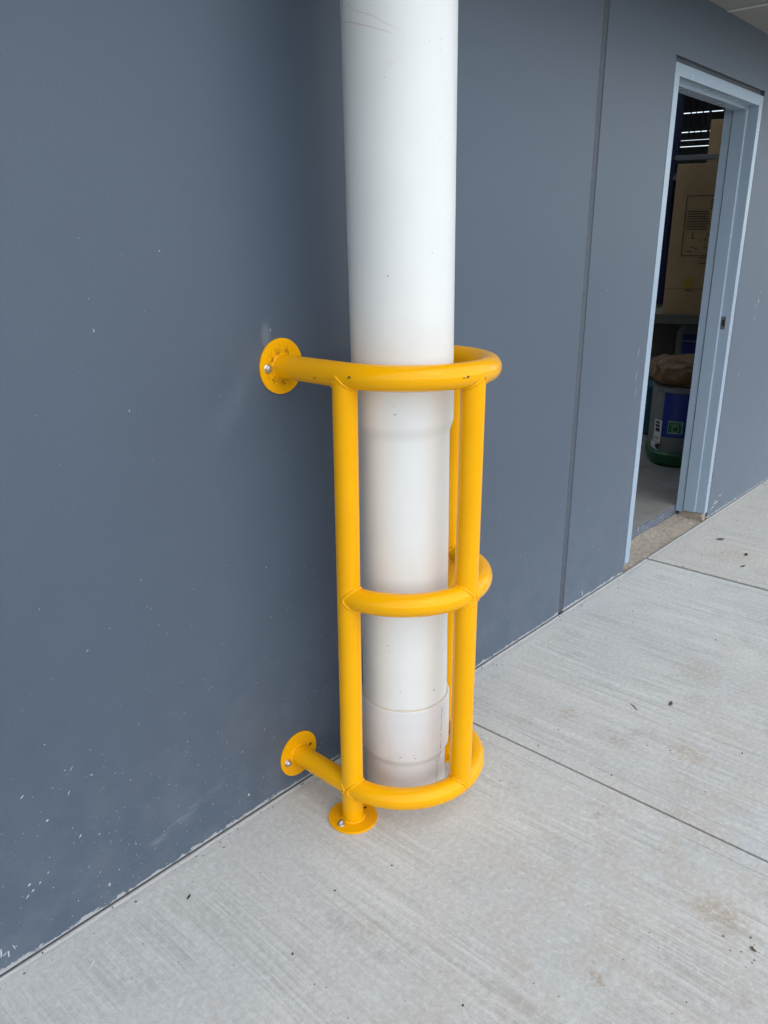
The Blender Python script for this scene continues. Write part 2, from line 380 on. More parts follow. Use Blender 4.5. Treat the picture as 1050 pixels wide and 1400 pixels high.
# ------------------------------------------------------------------ ground and pavement
def ground():
    o = mesh('ground', [(-300, -300, -0.16), (300, -300, -0.16), (300, 300, -0.16), (-300, 300, -0.16)], [(0, 1, 2, 3)], M_YARD)
    tag(o, kind='structure')
    pav = empty('pavement', (0, 0, 0)); tag(pav, kind='structure')
    for i in range(len(JOINTS) - 1):
        g0, g1 = [0.0100 if abs(JOINTS[q] - 2.1245) < .01 else 0.0040 for q in (i, i + 1)]
        x0, x1 = JOINTS[i] + g0, JOINTS[i + 1] - g1
        bm = box_bm(x0, x1, -3.2, -0.0030, -0.12, 0.0, 0.0022, 2)
        from_bm('paving_slab', bm, M_CONC, pav)
    for j in JOINTS[1:-1]:
        g = 0.0099 if abs(j - 2.1245) < .01 else 0.0039
        box('joint_filler', j - g, j + g, -3.19, -0.008, -0.11, -0.007, M_FILL, pav)
    box('joint_filler', JOINTS[0], JOINTS[-1], -0.0029, -0.0002, -0.11, -0.0002, M_WFILL, pav)
ground()

# ------------------------------------------------------------------ warehouse
WT = 0.165
DX0, DX1, DZ = 1.868, 2.925, 2.192      # rough opening
wh = empty('warehouse', (0, 0, 0))
tag(wh, 'blue grey painted warehouse wall with an open doorway and a low soffit', 'building')
def walls():
    def chamfered(poly_fn, name):
        bm = poly_fn()
        bm.edges.ensure_lookup_table()
        sel = [e for e in bm.edges if all(abs(v.co.y) < 1e-6 for v in e.verts)]
        bmesh.ops.bevel(bm, geom=sel, offset=0.003, segments=2, affect='EDGES', profile=0.5)
        return from_bm(name, bm, M_WALL, wh)
    a = chamfered(lambda: prism_bm([(-6, 0.001), (1.266, 0.001), (1.266, 6), (-6, 6)], 0.0, WT), 'wall_panel')
    a['label'] = 'blue grey wall panel behind the white downpipe'
    b = chamfered(lambda: prism_bm([(1.306, 0.001), (DX0, 0.001), (DX0, DZ), (DX1, DZ), (DX1, 0.001), (9, 0.001), (9, 6), (1.306, 6)], 0.0, WT), 'wall_panel')
    b['label'] = 'blue grey wall panel with the doorway'
    box('joint_sealant', 1.2662, 1.3058, 0.0035, 0.06, 0.002, 6, M_SEAL, wh)
    # soffit with sheet joints
    xs = [-5.5, -2.9, -0.29, 2.325, 4.94, 7.5]
    for i in range(len(xs) - 1):
        box('soffit_sheet', xs[i] + 0.003, xs[i + 1] - 0.003, -0.65, -0.001, 2.4177, 2.4277, M_SOFF, wh)
    for x in xs[1:-1]:
        box('joint_strip', x - 0.012, x + 0.012, -0.645, -0.004, 2.4132, 2.4174, M_SOFFJ, wh)
    box('fascia', -5.5, 7.5, -0.685, -0.6505, 2.395, 2.62, M_SOFF, wh, 0.003)
    box('canopy_roof', -5.5, 7.5, -0.65, -0.001, 2.60, 2.62, M_ROOF, wh)
    # interior shell
    box('inner_wall', -6, 18, 9.5, 9.65, 0, 6, M_LINING, wh)
    box('inner_wall', -6.15, -6.0, 0, 9.65, 0, 6, M_LINING, wh)
    # far end wall in horizontal bands with daylight gaps between them
    mt = Matrix.Translation((16.6, 5.2, 0)) @ Matrix.Rotation(R(12), 4, 'Z')
    zs = [0, 3.475, 3.488, 3.60, 3.608, 3.755, 3.770, 4.12, 4.137, 4.9]
    for i in range(0, len(zs), 2):
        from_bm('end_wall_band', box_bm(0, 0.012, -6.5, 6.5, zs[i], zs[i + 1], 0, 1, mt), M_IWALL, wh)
    box('wall_panel', 9.001, 18.5, 0.0, WT, 0.001, 6, M_WALL, wh)
    # roof sheets; the gaps are unseen openings added to brighten the interior
    for (x0, x1, y0, y1) in [(-6, -0.2, WT, 9.5), (-0.2, 3.4, WT, 1.0), (3.4, 4.4, WT, 9.5), (6.4, 9.5, WT, 9.5), (10.7, 18.5, WT, 9.5), (-0.2, 3.4, 8.5, 9.5), (4.4, 6.4, 8.5, 9.5)]:
        box('roof_sheet', x0 + .001, x1 - .001, y0, y1, 4.85, 4.9, M_ROOF, wh)
walls()
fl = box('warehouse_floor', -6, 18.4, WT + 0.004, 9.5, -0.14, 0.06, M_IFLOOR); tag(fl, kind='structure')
ed = box('floor_edge', DX0 - 0.1, DX1 + 0.1, WT - 0.004, WT + 0.0035, -0.1, 0.0565, M_EDGE, fl)
ed['label'] = 'chipped grey painted edge of the floor slab at the doorway'

def sand():
    nx, ny = 90, 18; vs, fs = [], []
    for i in range(nx + 1):
        for j in range(ny + 1):
            x = DX0 - 0.02 + (DX1 - DX0 + 0.04) * i / nx; y = -0.004 + (WT - 0.002) * j / ny
            z = -0.012 + 0.022 * (j / ny) + 0.008 * mnoise.noise(Vector((x * 7, y * 9, 1))) + 0.003 * mnoise.noise(Vector((x * 60, y * 60, 3)))
            if j == 0: z = -0.02
            vs.append((x, y, z))
    for i in range(nx):
        for j in range(ny):
            a = i * (ny + 1) + j; fs.append((a, a + ny + 1, a + ny + 2, a + 1))
    o = mesh('sand', vs, fs, M_SAND, None, True)
    tag(o, 'sandy fill with small stones in the doorway threshold', 'sand', kind='stuff')
    # loose gravel on it
    vs, fs = [], []
    ico = bmesh.new(); bmesh.ops.create_icosphere(ico, subdivisions=1, radius=1)
    iv = [v.co.copy() for v in ico.verts]; ifc = [[v.index for v in f.verts] for f in ico.faces]; ico.free()
    for k in range(900):
        x = rnd.uniform(DX0 + 0.01, DX1 - 0.01); y = rnd.uniform(0.0, WT - 0.015)
        if rnd.random() < 0.5: x = DX0 + abs(rnd.gauss(0, 0.28)) + 0.01
        if x > DX1 - .01: continue
        s = rnd.choice([.0012, .0016, .002, .002, .0028, .0045])
        z = -0.012 + 0.022 * y / WT + 0.008 * mnoise.noise(Vector((x * 7, y * 9, 1))) + 0.001
        b0 = len(vs); rot = Matrix.Rotation(rnd.uniform(0, 6), 3, 'Z') @ Matrix.Diagonal((rnd.uniform(.8, 1.5), 1, rnd.uniform(.5, .9)))
        for c in iv: vs.append(rot @ (c * s * rnd.uniform(.8, 1.2)) + Vector((x, y, z)))
        for f in ifc: fs.append([b0 + q for q in f])
    tag(mesh('gravel', vs, fs, M_STONE), 'loose small stones lying on the sand in the doorway', 'gravel', kind='stuff')
sand()

def door_frame():
    fr = empty('door_frame', (0, 0, 0), wh)
    fr['label'] = 'pale blue steel door frame'
    X0, X1, ZT, ZB = 1.876, 2.915, 2.166, 0.044
    w = 0.046
    # jamb section in (u, y): u = distance into the opening from the outer edge
    sec = [(0, -0.002), (w, -0.002), (w, 0.050), (w + 0.013, 0.050), (w + 0.013, 0.116), (0, 0.116)]
    def extr(name, f0, f1):
        bm = bmesh.new()
        a = [bm.verts.new(f0(u, y)) for u, y in sec]; b = [bm.verts.new(f1(u, y)) for u, y in sec]
        bm.faces.new(a); bm.faces.new(list(reversed(b)))
        for i in range(len(sec)):
            j = (i + 1) % len(sec); bm.faces.new((a[j], a[i], b[i], b[j]))
        bmesh.ops.recalc_face_normals(bm, faces=bm.faces)
        es = [e for e in bm.edges if abs((e.verts[0].co - e.verts[1].co).length) > 0.5]
        bmesh.ops.bevel(bm, geom=es, offset=0.0022, segments=2, affect='EDGES', profile=0.5)
        return from_bm(name, bm, M_FRAME, fr)
    extr('jamb', lambda u, y: (X0 + u, y, ZB), lambda u, y: (X0 + u, y, ZT - u))
    extr('jamb', lambda u, y: (X1 - u, y, ZB), lambda u, y: (X1 - u, y, ZT - u))
    extr('head', lambda u, y: (X0 + u + 0.0004, y, ZT - u), lambda u, y: (X1 - u - 0.0004, y, ZT - u))
    # lining panel behind the frame, seen past the inner edge of the right jamb
    box('lining', X1 - w - 0.006, DX1 - 0.001, 0.121, 0.160, 0.03, ZT - w + 0.006, M_FRAME, fr, 0.002)
    box('lining', DX0 + 0.001, X0 + w + 0.006, 0.121, 0.160, 0.03, ZT - w + 0.006, M_FRAME, fr, 0.002)
    box('lining', DX0 + 0.001, DX1 - 0.001, 0.121, 0.160, ZT - w + 0.0065, DZ - .001, M_FRAME, fr, 0.002)
    # sealant in the gap round the frame
    box('frame_sealant', DX0 + .0005, X0 - .0005, 0.012, 0.10, 0.02, DZ - .0005, M_GAP, fr)
    box('frame_sealant', X1 + .0005, DX1 - .0005, 0.012, 0.10, 0.02, DZ - .0005, M_GAP, fr)
    box('frame_sealant', X0, X1, 0.016, 0.10, ZT + .0005, DZ - .0005, M_GAP, fr)
    # strike plate: a plate, with a black block painting in the pocket's shade
    sx = X1 - w
    bm = bmesh.new()
    def ringpts(h, wd, x): return [(x, 0.034 - wd, 1.098 - h), (x, 0.034 + wd, 1.098 - h), (x, 0.034 + wd, 1.098 + h), (x, 0.034 - wd, 1.098 + h)]
    o_ = [bm.verts.new(p) for p in ringpts(0.032, 0.012, sx - 0.0015)]; i_ = [bm.verts.new(p) for p in ringpts(0.016, 0.007, sx - 0.0015)]
    d_ = [bm.verts.new(p) for p in ringpts(0.032, 0.012, sx + 0.0005)]
    for k in range(4):
        j = (k + 1) % 4
        bm.faces.new((o_[k], o_[j], i_[j], i_[k])); bm.faces.new((d_[j], d_[k], o_[k], o_[j]) if False else (o_[j], o_[k], d_[k], d_[j]))
    from_bm('strike_plate', bm, M_ZINC, fr)
    box('latch_hole_shade', sx - 0.0008, sx + 0.004, 0.0275, 0.0405, 1.083, 1.113, M_BLACK, fr)
door_frame()

def stain_at_jamb():
    # crumbling mortar bed left showing under the right jamb
    bm = box_bm(2.872, 2.922, 0.008, 0.145, -0.02, 0.040, 0.006, 2)
    bmesh.ops.subdivide_edges(bm, edges=list(bm.edges), cuts=3, use_grid_fill=True)
    for v in bm.verts: v.co += Vector(mnoise.noise_vector(v.co * 40)) * 0.004
    from_bm('mortar_bed', bm, M_SAND, wh, True)
stain_at_jamb()

# ------------------------------------------------------------------ dried splashes on the walls (one part per panel)
def splats():
    vs, fs = [], []
    def blob(x, z, rx, rz, rot=0.0, n=9, jag=0.35):
        c = len(vs); vs.append((x, -0.0011, z))
        for k in range(n):
            a = 2 * math.pi * k / n; q = 1 + rnd.uniform(-jag, jag)
            px, pz = rx * q * math.cos(a), rz * q * math.sin(a)
            vs.append((x + px * math.cos(rot) - pz * math.sin(rot), 0.0004, z + px * math.sin(rot) + pz * math.cos(rot)))
        for k in range(n): fs.append((c, c + 1 + k, c + 1 + (k + 1) % n))
    for (x, z, a, b, r) in [(-0.677, 1.33, .0022, .0048, 0), (-0.68, 1.39, .0016, .001, 0), (-0.864, 0.354, .0016, .0075, -.5), (-0.918, 0.314, .004, .003, 0), (-0.854, 0.231, .002, .006, -.6),
                            (-0.864, 0.797, .0015, .002, 0), (-0.62, 1.162, .0012, .004, 0), (-0.284, 0.705, .0016, .003, .4), (-0.388, 0.065, .004, .005, 0), (-0.977, 0.182, .006, .003, .5), (-0.804, 0.058, .003, .005, -.4),
                            (-0.514, 1.476, .002, .002, 0), (-0.60, 1.47, .001, .001, 0), (-0.685, 1.50, .001, .0014, 0), (-0.232, 1.297, .0012, .005, -.15), (-0.96, 0.40, .0016, .006, -.9), (-0.56, 1.36, .001, .0013, 0)]:
        blob(x, z, a, b, r)
    # scratch strokes near the left corner and scuffs
    for (x, z, L, w_, r) in [(-1.057, 0.056, 0.034, .0026, 1.45), (-1.043, 0.042, 0.026, .0024, 1.5), (-1.050, 0.048, 0.016, .0016, .5), (-1.030, 0.050, 0.022, .0015, 1.75), (-1.026, 0.050, 0.009, .0012, .2),
                             (-0.985, 0.155, 0.012, .0022, .8), (-0.972, 0.163, 0.011, .002, .7), (-0.955, 0.172, 0.010, .0018, .9), (-0.935, 0.185, 0.008, .0015, .6), (-0.85, 0.41, 0.016, .0008, .9), (-0.40, 0.21, 0.012, .0008, .7)]:
        blob(x, z, L * .5, w_, r, 11, .3)
    for k in range(170):
        z = abs(rnd.gauss(0, 0.26)) + 0.01; x = rnd.uniform(-1.15, 0.0)
        s = rnd.choice([.0006, .0008, .0008, .0011, .0014])
        blob(x, z, s, s * rnd.uniform(1, 2.2), rnd.uniform(-1, 1), 6)
    for k in range(45):
        blob(rnd.uniform(-1.0, -0.2), rnd.uniform(0.3, 1.3), .0007, .0007 * rnd.uniform(1, 2.5), rnd.uniform(-1, 1), 6)
    o = mesh('dried_splash', vs, fs, M_SPLAT, wh, False); o['kind'] = 'stuff'
    vs.clear(); fs.clear()
    for k in range(110):
        z = abs(rnd.gauss(0, 0.5)) + 0.01; x = rnd.choice([rnd.uniform(1.32, 1.85), rnd.uniform(0.2, 1.25), rnd.uniform(2.95, 3.5)])
        s = rnd.choice([.0008, .001, .0015, .002]); blob(x, z, s, s * rnd.uniform(1, 2), rnd.uniform(-1, 1), 6)
    for (x, z, a, b, r) in [(1.46, 1.32, .003, .004, 0), (1.50, 1.29, .002, .002, 0), (1.45, 0.43, .003, .003, 0), (1.62, 0.75, .002, .003, 0), (1.60, 0.20, .003, .004, 0), (1.47, 0.03, .004, .02, .2), (1.82, 0.55, .003, .007, 0), (1.80, 0.95, .002, .03, -.3), (1.81, 0.88, .002, .03, -.1), (1.80, 1.05, .0015, .03, -.2),
                            (3.28, 1.19, .004, .018, -.1), (3.26, 1.16, .003, .012, 0), (3.25, 1.10, .004, .02, .1), (3.30, 1.24, .004, .01, -.2), (3.10, .95, .003, .012, 0), (3.15, 1.0, .003, .008, 0), (3.12, 0.80, .003, .012, 0), (3.16, 0.55, .004, .006, 0), (3.05, 0.07, .05, .005, .08), (3.00, 0.05, .04, .004, .1), (3.10, .10, .04, .003, .1), (3.02, .085, .025, .003, .1)]:
        blob(x, z, a, b, r, 9, .4)
    o = mesh('dried_splash', vs, fs, M_SPLAT, wh, False); o['kind'] = 'stuff'
splats()

# ------------------------------------------------------------------ downpipe
def downpipe():
    dp = empty('downpipe', (0.0122, -0.2229, 0.0))
    dp.rotation_euler = (0, math.atan(-0.02), 0)
    tag(dp, 'large white plastic downpipe running down the wall inside the yellow guard', 'downpipe')
    rl = 0.1165; bl = 0.1232
    lathe('upper_pipe', [(0.118, 1.196), (0.1236, 1.1965), (0.1236, 2.6), (0.118, 2.6)], M_PVC, dp)
    prof = [(rl - .006, 0.30), (rl, 0.302), (rl, 1.045)]
    for k in range(9):
        t = k / 8; prof.append((rl + (0.1258 - rl) * (3 * t * t - 2 * t ** 3), 1.048 + 0.040 * t))
    prof += [(0.1258, 1.204), (0.1256, 1.2075), (0.1247, 1.209), (0.1237, 1.209)]
    lathe('lower_pipe', prof, M_PVC, dp)
    rg = 0.1135
    prof = [(rg, -0.03), (rg, 0.125)]
    for k in range(9):
        t = k / 8; prof.append((rg + (bl - rg) * (3 * t * t - 2 * t ** 3), 0.128 + 0.030 * t))
    prof += [(bl, 0.308), (bl - .0008, 0.3105), (bl - .002, 0.3115), (rl + .0004, 0.3115)]
    f = lathe('ground_socket', prof, M_PVC2, dp); f['label'] = 'pale grey pipe socket rising from the paving'
    # bead of solvent cement on the socket rim
    path = []; rads = []
    for k in range(120):
        a = 2 * math.pi * k / 120
        path.append(((rl + .0018) * math.cos(a), (rl + .0018) * math.sin(a), 0.3122 + .0012 * mnoise.noise(Vector((math.cos(a) * 6, math.sin(a) * 6, 2)))))
        rads.append(0.0024 + .0016 * mnoise.noise(Vector((math.cos(a) * 9, math.sin(a) * 9, 5))))
    tube('glue_bead', path, rads, M_GLUE, dp, 8, False, True)
    # primer smears: thin ribbons hugging the upper pipe
    def ribbon(name, pts, w, mat, rr):
        P = []
        for i in range(len(pts) - 1):
            for s in range(10):
                t = s / 10; P.append((pts[i][0] * (1 - t) + pts[i + 1][0] * t, pts[i][1] * (1 - t) + pts[i + 1][1] * t))
        P.append(pts[-1]); vs, fs = [], []
        for i, (d, z) in enumerate(P):
            a = R(d); z += .0016 * mnoise.noise(Vector((d * .15, z * 60, 4))); ww = w * (0.35 + 0.65 * math.sin(math.pi * (i + .5) / len(P))) * (0.8 + .4 * rnd.random())
            vs += [(rr * math.cos(a), rr * math.sin(a), z - ww), (rr * math.cos(a), rr * math.sin(a), z + ww)]
            if i: fs.append((2 * i - 2, 2 * i, 2 * i + 1, 2 * i - 1))
        return mesh(name, vs, fs, mat, dp, True)
    ru = 0.1238
    ribbon('primer_smear', [(146, 1.965), (155, 1.950), (165, 1.948), (175, 1.935), (196, 1.92), (210, 1.903), (221, 1.893)], .0007, M_PINK, ru)
    ribbon('primer_smear', [(140, 1.94), (150, 1.925), (168, 1.918), (188, 1.905), (205, 1.893), (216, 1.885)], .0009, M_PINK, ru)
    ribbon('primer_smear', [(221, 1.893), (226, 1.88), (225, 1.865), (219, 1.842), (210, 1.825), (199, 1.80), (188, 1.79)], .0008, M_PINKF, ru)
    ribbon('primer_smear', [(198, 1.838), (208, 1.834), (217, 1.84)], .0007, M_PINKF, ru)
    ribbon('primer_smear', [(145, 1.925), (160, 1.905), (172, 1.895), (180, 1.90)], .0009, M_PINKF, ru)
    ribbon('primer_smear', [(225, 1.80), (227, 1.79), (224, 1.78)], .0009, M_PINKF, ru)
    # printed line down the socket
    z = 0.295
    while z > 0.04:
        L = rnd.choice([.004, .006, .010, .014]); a0 = 275 - (0.29 - z) * 18 + rnd.uniform(-.3, .3)
        zz = [z, z - L]; rr = 0.1234 if z > .160 else (0.1137 if z < 0.126 else 0.1137 + 0.0097 * (z - .126) / .034 + .0012)
        vs = []
        for q in zz:
            for s in (-.55, .55): vs.append((rr * math.cos(R(a0 + s)), rr * math.sin(R(a0 + s)), q))
        mesh('print_mark', vs, [(0, 1, 3, 2)], M_PRINT, dp); z -= L + rnd.choice([.002, .003, .008])
    # small dark nicks
    for (d, zz, s) in [(213, 1.118, .0022), (207, 1.425, .002), (212, 1.137, .0012), (199, 0.505, .002), (201, 0.49, .0015), (215, .17, .002), (233, .165, .0022), (231, .175, .0016), (262, .36, .003), (241, 1.76, .0011), (266, 1.70, .001), (262, 1.69, .0009), (265, 1.88, .001), (263, 1.86, .001), (215, 0.37, .0016)]:
        rr = ru if zz > 1.21 else (0.1262 if zz > 1.09 else (0.1169 if zz > .31 else bl + .0004))
        c = Vector((rr * math.cos(R(d)), rr * math.sin(R(d)), zz)); tn = Vector((-math.sin(R(d)), math.cos(R(d)), 0)); upv = Vector((0, 0, 1)); vs = []
        for k in range(7):
            a = 2 * math.pi * k / 7; q = s * rnd.uniform(.5, 1.1); vs.append(c + tn * q * math.cos(a) + upv * q * math.sin(a) * .8)
        mesh('nick', vs, [tuple(range(7))], M_TWIG, dp)
downpipe()

# ------------------------------------------------------------------ pipe guard
GA, GY, GR = 0.2064, -0.2193, 0.0293
Z1, Z2, Z3 = 1.2098, 0.6645, 0.1039
def arc_pt(th, z): return Vector((GA * math.cos(th), GY + GA * math.sin(th), z))
def hoop_path(z, legs=True, th0=math.pi, th1=2 * math.pi):
    P = []
    if legs:
        for k in range(8): P.append(Vector((-GA, -0.004 + (GY + 0.004) * k / 8, z)))
    N = 72
    for k in range(N + 1): P.append(arc_pt(th0 + (th1 - th0) * k / N, z))
    if legs:
        for k in range(1, 9): P.append(Vector((GA, GY + (-0.004 - GY) * k / 8, z)))
    return P
def guard():
    g = empty('pipe_guard', (0, GY, 0))
    tag(g, 'yellow tubular steel guard hoops and posts bolted round the downpipe', 'pipe guard')
    off = Vector((0, -GY, 0))
    def fix(o): o.location = off; return o
    fix(tube('hoop', hoop_path(Z1), GR, M_YEL, g, 40))
    fix(tube('hoop', hoop_path(Z2, False), GR * 0.985, M_YEL, g, 40))
    fix(tube('hoop', hoop_path(Z3), GR * 0.985, M_YEL, g, 40))
    posts = [(-GA, GY, 0.004, Z1), (GA, GY, 0.004, Z1), (0, GY - GA, Z3, Z1)]
    for (x, y, a, b) in posts:
        fix(tube('post', [(x, y, a + (b - a) * k / 6) for k in range(7)], GR, M_YEL, g, 40))
    # weld beads: follow the line where post and hoop skins meet
    def hoop_dist(p, z, legs=True):
        d = Vector((p.x, p.y - GY)); 
        if d.y <= 0 or not legs and d.y <= 0: r = math.hypot(d.length - GA, p.z - z)
        else: r = min(math.hypot(abs(p.x) - GA, p.z - z), 9)
        return r
    def bead(pts, closed=True, rad=.0037):
        rads = [rad * (1 + 0.22 * math.sin(i * 1.9) + .15 * mnoise.noise(Vector((i * .4, 0, 7)))) for i in range(len(pts))]
        vs, fs = tube_data(pts, rads, 8, True, closed)
        return fix(mesh('weld_bead', vs, fs, M_YEL, g, True))
    for (x, y, a, b) in posts:
        pts = []
        for k in range(48):                     # under the top hoop
            an = 2 * math.pi * k / 48; z = Z1
            while True:
                p = Vector((x + GR * math.cos(an), y + GR * math.sin(an), z))
                if hoop_dist(p, Z1) >= GR or z < Z1 - .06: break
                z -= .0008
            pts.append(p)
        bead(pts)
    pts = []
    for k in range(48):                         # front post stands on the bottom hoop
        an = 2 * math.pi * k / 48; z = Z3
        while True:
            p = Vector((GR * math.cos(an), GY - GA + GR * math.sin(an), z))
            if hoop_dist(p, Z3) >= GR * .985 or z > Z3 + .06: break
            z += .0008
        pts.append(p)
    bead(pts)
    for z in (Z2, Z3):
        for (x, y, th, sgn) in [(-GA, GY, math.pi, 1), (GA, GY, 2 * math.pi, -1)] + ([(0, GY - GA, 1.5 * math.pi, 1), (0, GY - GA, 1.5 * math.pi, -1)] if z == Z2 else []):
            pts = []
            for k in range(48):
                ph = 2 * math.pi * k / 48; s = 0
                while s < 0.5:
                    t = th + sgn * s; nrm = Vector((math.cos(t), math.sin(t), 0))
                    p = arc_pt(t, z) + nrm * GR * .985 * math.cos(ph) + Vector((0, 0, GR * .985 * math.sin(ph)))
                    if math.hypot(p.x - x, p.y - y) >= GR + .0003: break
                    s += .003
                pts.append(p)
            bead(pts)
    for x in (-GA, GA):                          # legs of the bottom hoop behind the side posts
        pts = []
        for k in range(48):
            ph = 2 * math.pi * k / 48; s = 0
            while s < .06:
                p = Vector((x + GR * math.cos(ph), GY + s, Z3 + GR * math.sin(ph)))
                if math.hypot(p.x - x, p.y - GY) >= GR: break
                s += .0006
            pts.append(p)
        bead(pts)
    # flanges: disc plates with real bolt holes, local axis Z pointing away from what they are bolted to
    FR = 0.0671
    def flange(name, mtx, mat, bolt_ang, hole=True):
        cu = bpy.data.curves.new(name, 'CURVE'); cu.dimensions = '2D'; cu.fill_mode = 'BOTH'; cu.extrude = 0.0022; cu.bevel_depth = 0.0008; cu.bevel_resolution = 2
        def circ(cx, cy, r, n):
            s = cu.splines.new('POLY'); s.points.add(n - 1); s.use_cyclic_u = True
            for k in range(n): s.points[k].co = (cx + r * math.cos(2 * math.pi * k / n), cy + r * math.sin(2 * math.pi * k / n), 0, 1)
        circ(0, 0, FR - .0008, 64)
        hr = 0.0455
        for a in (bolt_ang, bolt_ang + math.pi): circ(hr * math.cos(a), hr * math.sin(a), 0.0068, 20)
        tmp = bpy.data.objects.new('tmp', cu); COL.objects.link(tmp)
        dg = bpy.context.evaluated_depsgraph_get()
        me = bpy.data.meshes.new_from_object(tmp.evaluated_get(dg)); me.name = name
        bpy.data.objects.remove(tmp); bpy.data.curves.remove(cu)
        me.materials.clear()
        f = link(name, me, mat, g); f.matrix_local = Matrix.Translation(off) @ mtx
        for p in me.polygons: p.use_smooth = True
        me.set_sharp_from_angle(angle=R(40))
        ha = bolt_ang + math.pi
        hp = [(hr * math.cos(ha) + .0085 * math.cos(k * .5236), hr * math.sin(ha) + .0085 * math.sin(k * .5236), -0.0031) for k in range(12)]
        mesh('hole_shade_disc', hp, [tuple(range(12))], M_BLACK, f)  # flat black disc paints in the shade of the empty hole
        # weld ring at the tube
        P = [((GR + .0006) * math.cos(2 * math.pi * k / 64), (GR + .0006) * math.sin(2 * math.pi * k / 64), 0.0035 + .0006 * math.sin(k * 1.7)) for k in range(64)]
        tube('weld_bead', P, [.0042 + .0006 * math.sin(k * 2.3) for k in range(64)], mat, f, 8, False, True)
        # anchor bolt: washer, hex nut, stud end
        a = bolt_ang; cx, cy = hr * math.cos(a), hr * math.sin(a)
        bm = bmesh.new()
        def cyl(r, z0, z1, n, ph=0):
            a_ = [bm.verts.new((cx + r * math.cos(2 * math.pi * k / n + ph), cy + r * math.sin(2 * math.pi * k / n + ph), z0)) for k in range(n)]
            b_ = [bm.verts.new((cx + r * .97 * math.cos(2 * math.pi * k / n + ph), cy + r * .97 * math.sin(2 * math.pi * k / n + ph), z1)) for k in range(n)]
            c_ = [bm.verts.new((cx + r * .82 * math.cos(2 * math.pi * k / n + ph), cy + r * .82 * math.sin(2 * math.pi * k / n + ph), z1 + .0012)) for k in range(n)]
            for k in range(n):
                j = (k + 1) % n; bm.faces.new((a_[k], a_[j], b_[j], b_[k])); bm.faces.new((b_[k], b_[j], c_[j], c_[k]))
            bm.faces.new(c_)
        cyl(0.0112, 0.0031, 0.0045, 28); cyl(0.0090, 0.0046, 0.0105, 6, rnd.uniform(0, 1)); cyl(0.0052, 0.0110, 0.0140, 16)
        from_bm('bolt', bm, M_ZINC, f, False)
        return f
    ry = Matrix.Rotation(R(90), 4, 'X')           # local z -> -y (out of the wall), local y -> z
    for x, z, m, ba in [(-GA, Z1, M_YELD, math.pi + .02), (-GA, Z3, M_YEL, math.pi + .17), (GA, Z1, M_YEL, 0), (GA, Z3, M_YEL, 0)]:
        flange('wall_flange', Matrix.Translation((x, -0.0034, z)) @ ry, m, ba)
    for x in (-GA, GA):
        flange('foot_flange', Matrix.Translation((x, GY, 0.0034)), M_YEL, math.pi - .0)
    # paint chips on the top hoop
    for (s, ph, a, b, r) in [(-0.0686, -0.35, .0046, .0015, .3), (0.0357, 0.1, .0036, .0028, 0), (0.2776, 0.05, .0058, .0026, .35), (0.268, 0.0, .0026, .0020, 0), (0.033, -0.02, .0022, .0019, 0)]:
        if s < 0: c = Vector((-GA, GY - s, Z1)); t = Vector((0, -1, 0)); nn = Vector((-1, 0, 0))
        else:
            th = math.pi + s / GA; nn = Vector((math.cos(th), math.sin(th), 0)); c = Vector((0, GY, Z1)) + GA * nn; t = Vector((-math.sin(th), math.cos(th), 0))
        m = nn * math.cos(ph) + Vector((0, 0, math.sin(ph))); v2 = m.cross(t); q = c + m * (GR + .0004); vs = []
        for k in range(9):
            an = 2 * math.pi * k / 9; j = rnd.uniform(.7, 1.15)
            e1, e2 = a * j * math.cos(an), b * j * math.sin(an)
            vs.append(q + t * (e1 * math.cos(r) - e2 * math.sin(r)) + v2 * (e1 * math.sin(r) + e2 * math.cos(r)))
        fix(mesh('paint_chip', vs, [tuple(range(9))], M_CHIP, g))
guard()

# ------------------------------------------------------------------ things stored inside
FZ = 0.06
va = R(21.5); VF = Vector((math.cos(va), math.sin(va), 0)); VR = Vector((math.sin(va), -math.cos(va), 0))
def text_part(name, body, size, mat, parent, mtx):
    cu = bpy.data.curves.new(name, 'FONT'); cu.body = body; cu.size = size; cu.extrude = 0.0004
    tmp = bpy.data.objects.new('tmp', cu); COL.objects.link(tmp)
    dg = bpy.context.evaluated_depsgraph_get(); me = bpy.data.meshes.new_from_object(tmp.evaluated_get(dg))
    bpy.data.objects.remove(tmp); bpy.data.curves.remove(cu); me.materials.clear()
    o = link(name, me, mat, parent); o.matrix_local = mtx; return o
def facing(loc, ang):
    """frame whose local x runs along the face to the viewer's right, local -y points out, z up"""
    e = Matrix.Rotation(ang, 4, 'Z'); e.translation = loc; return e

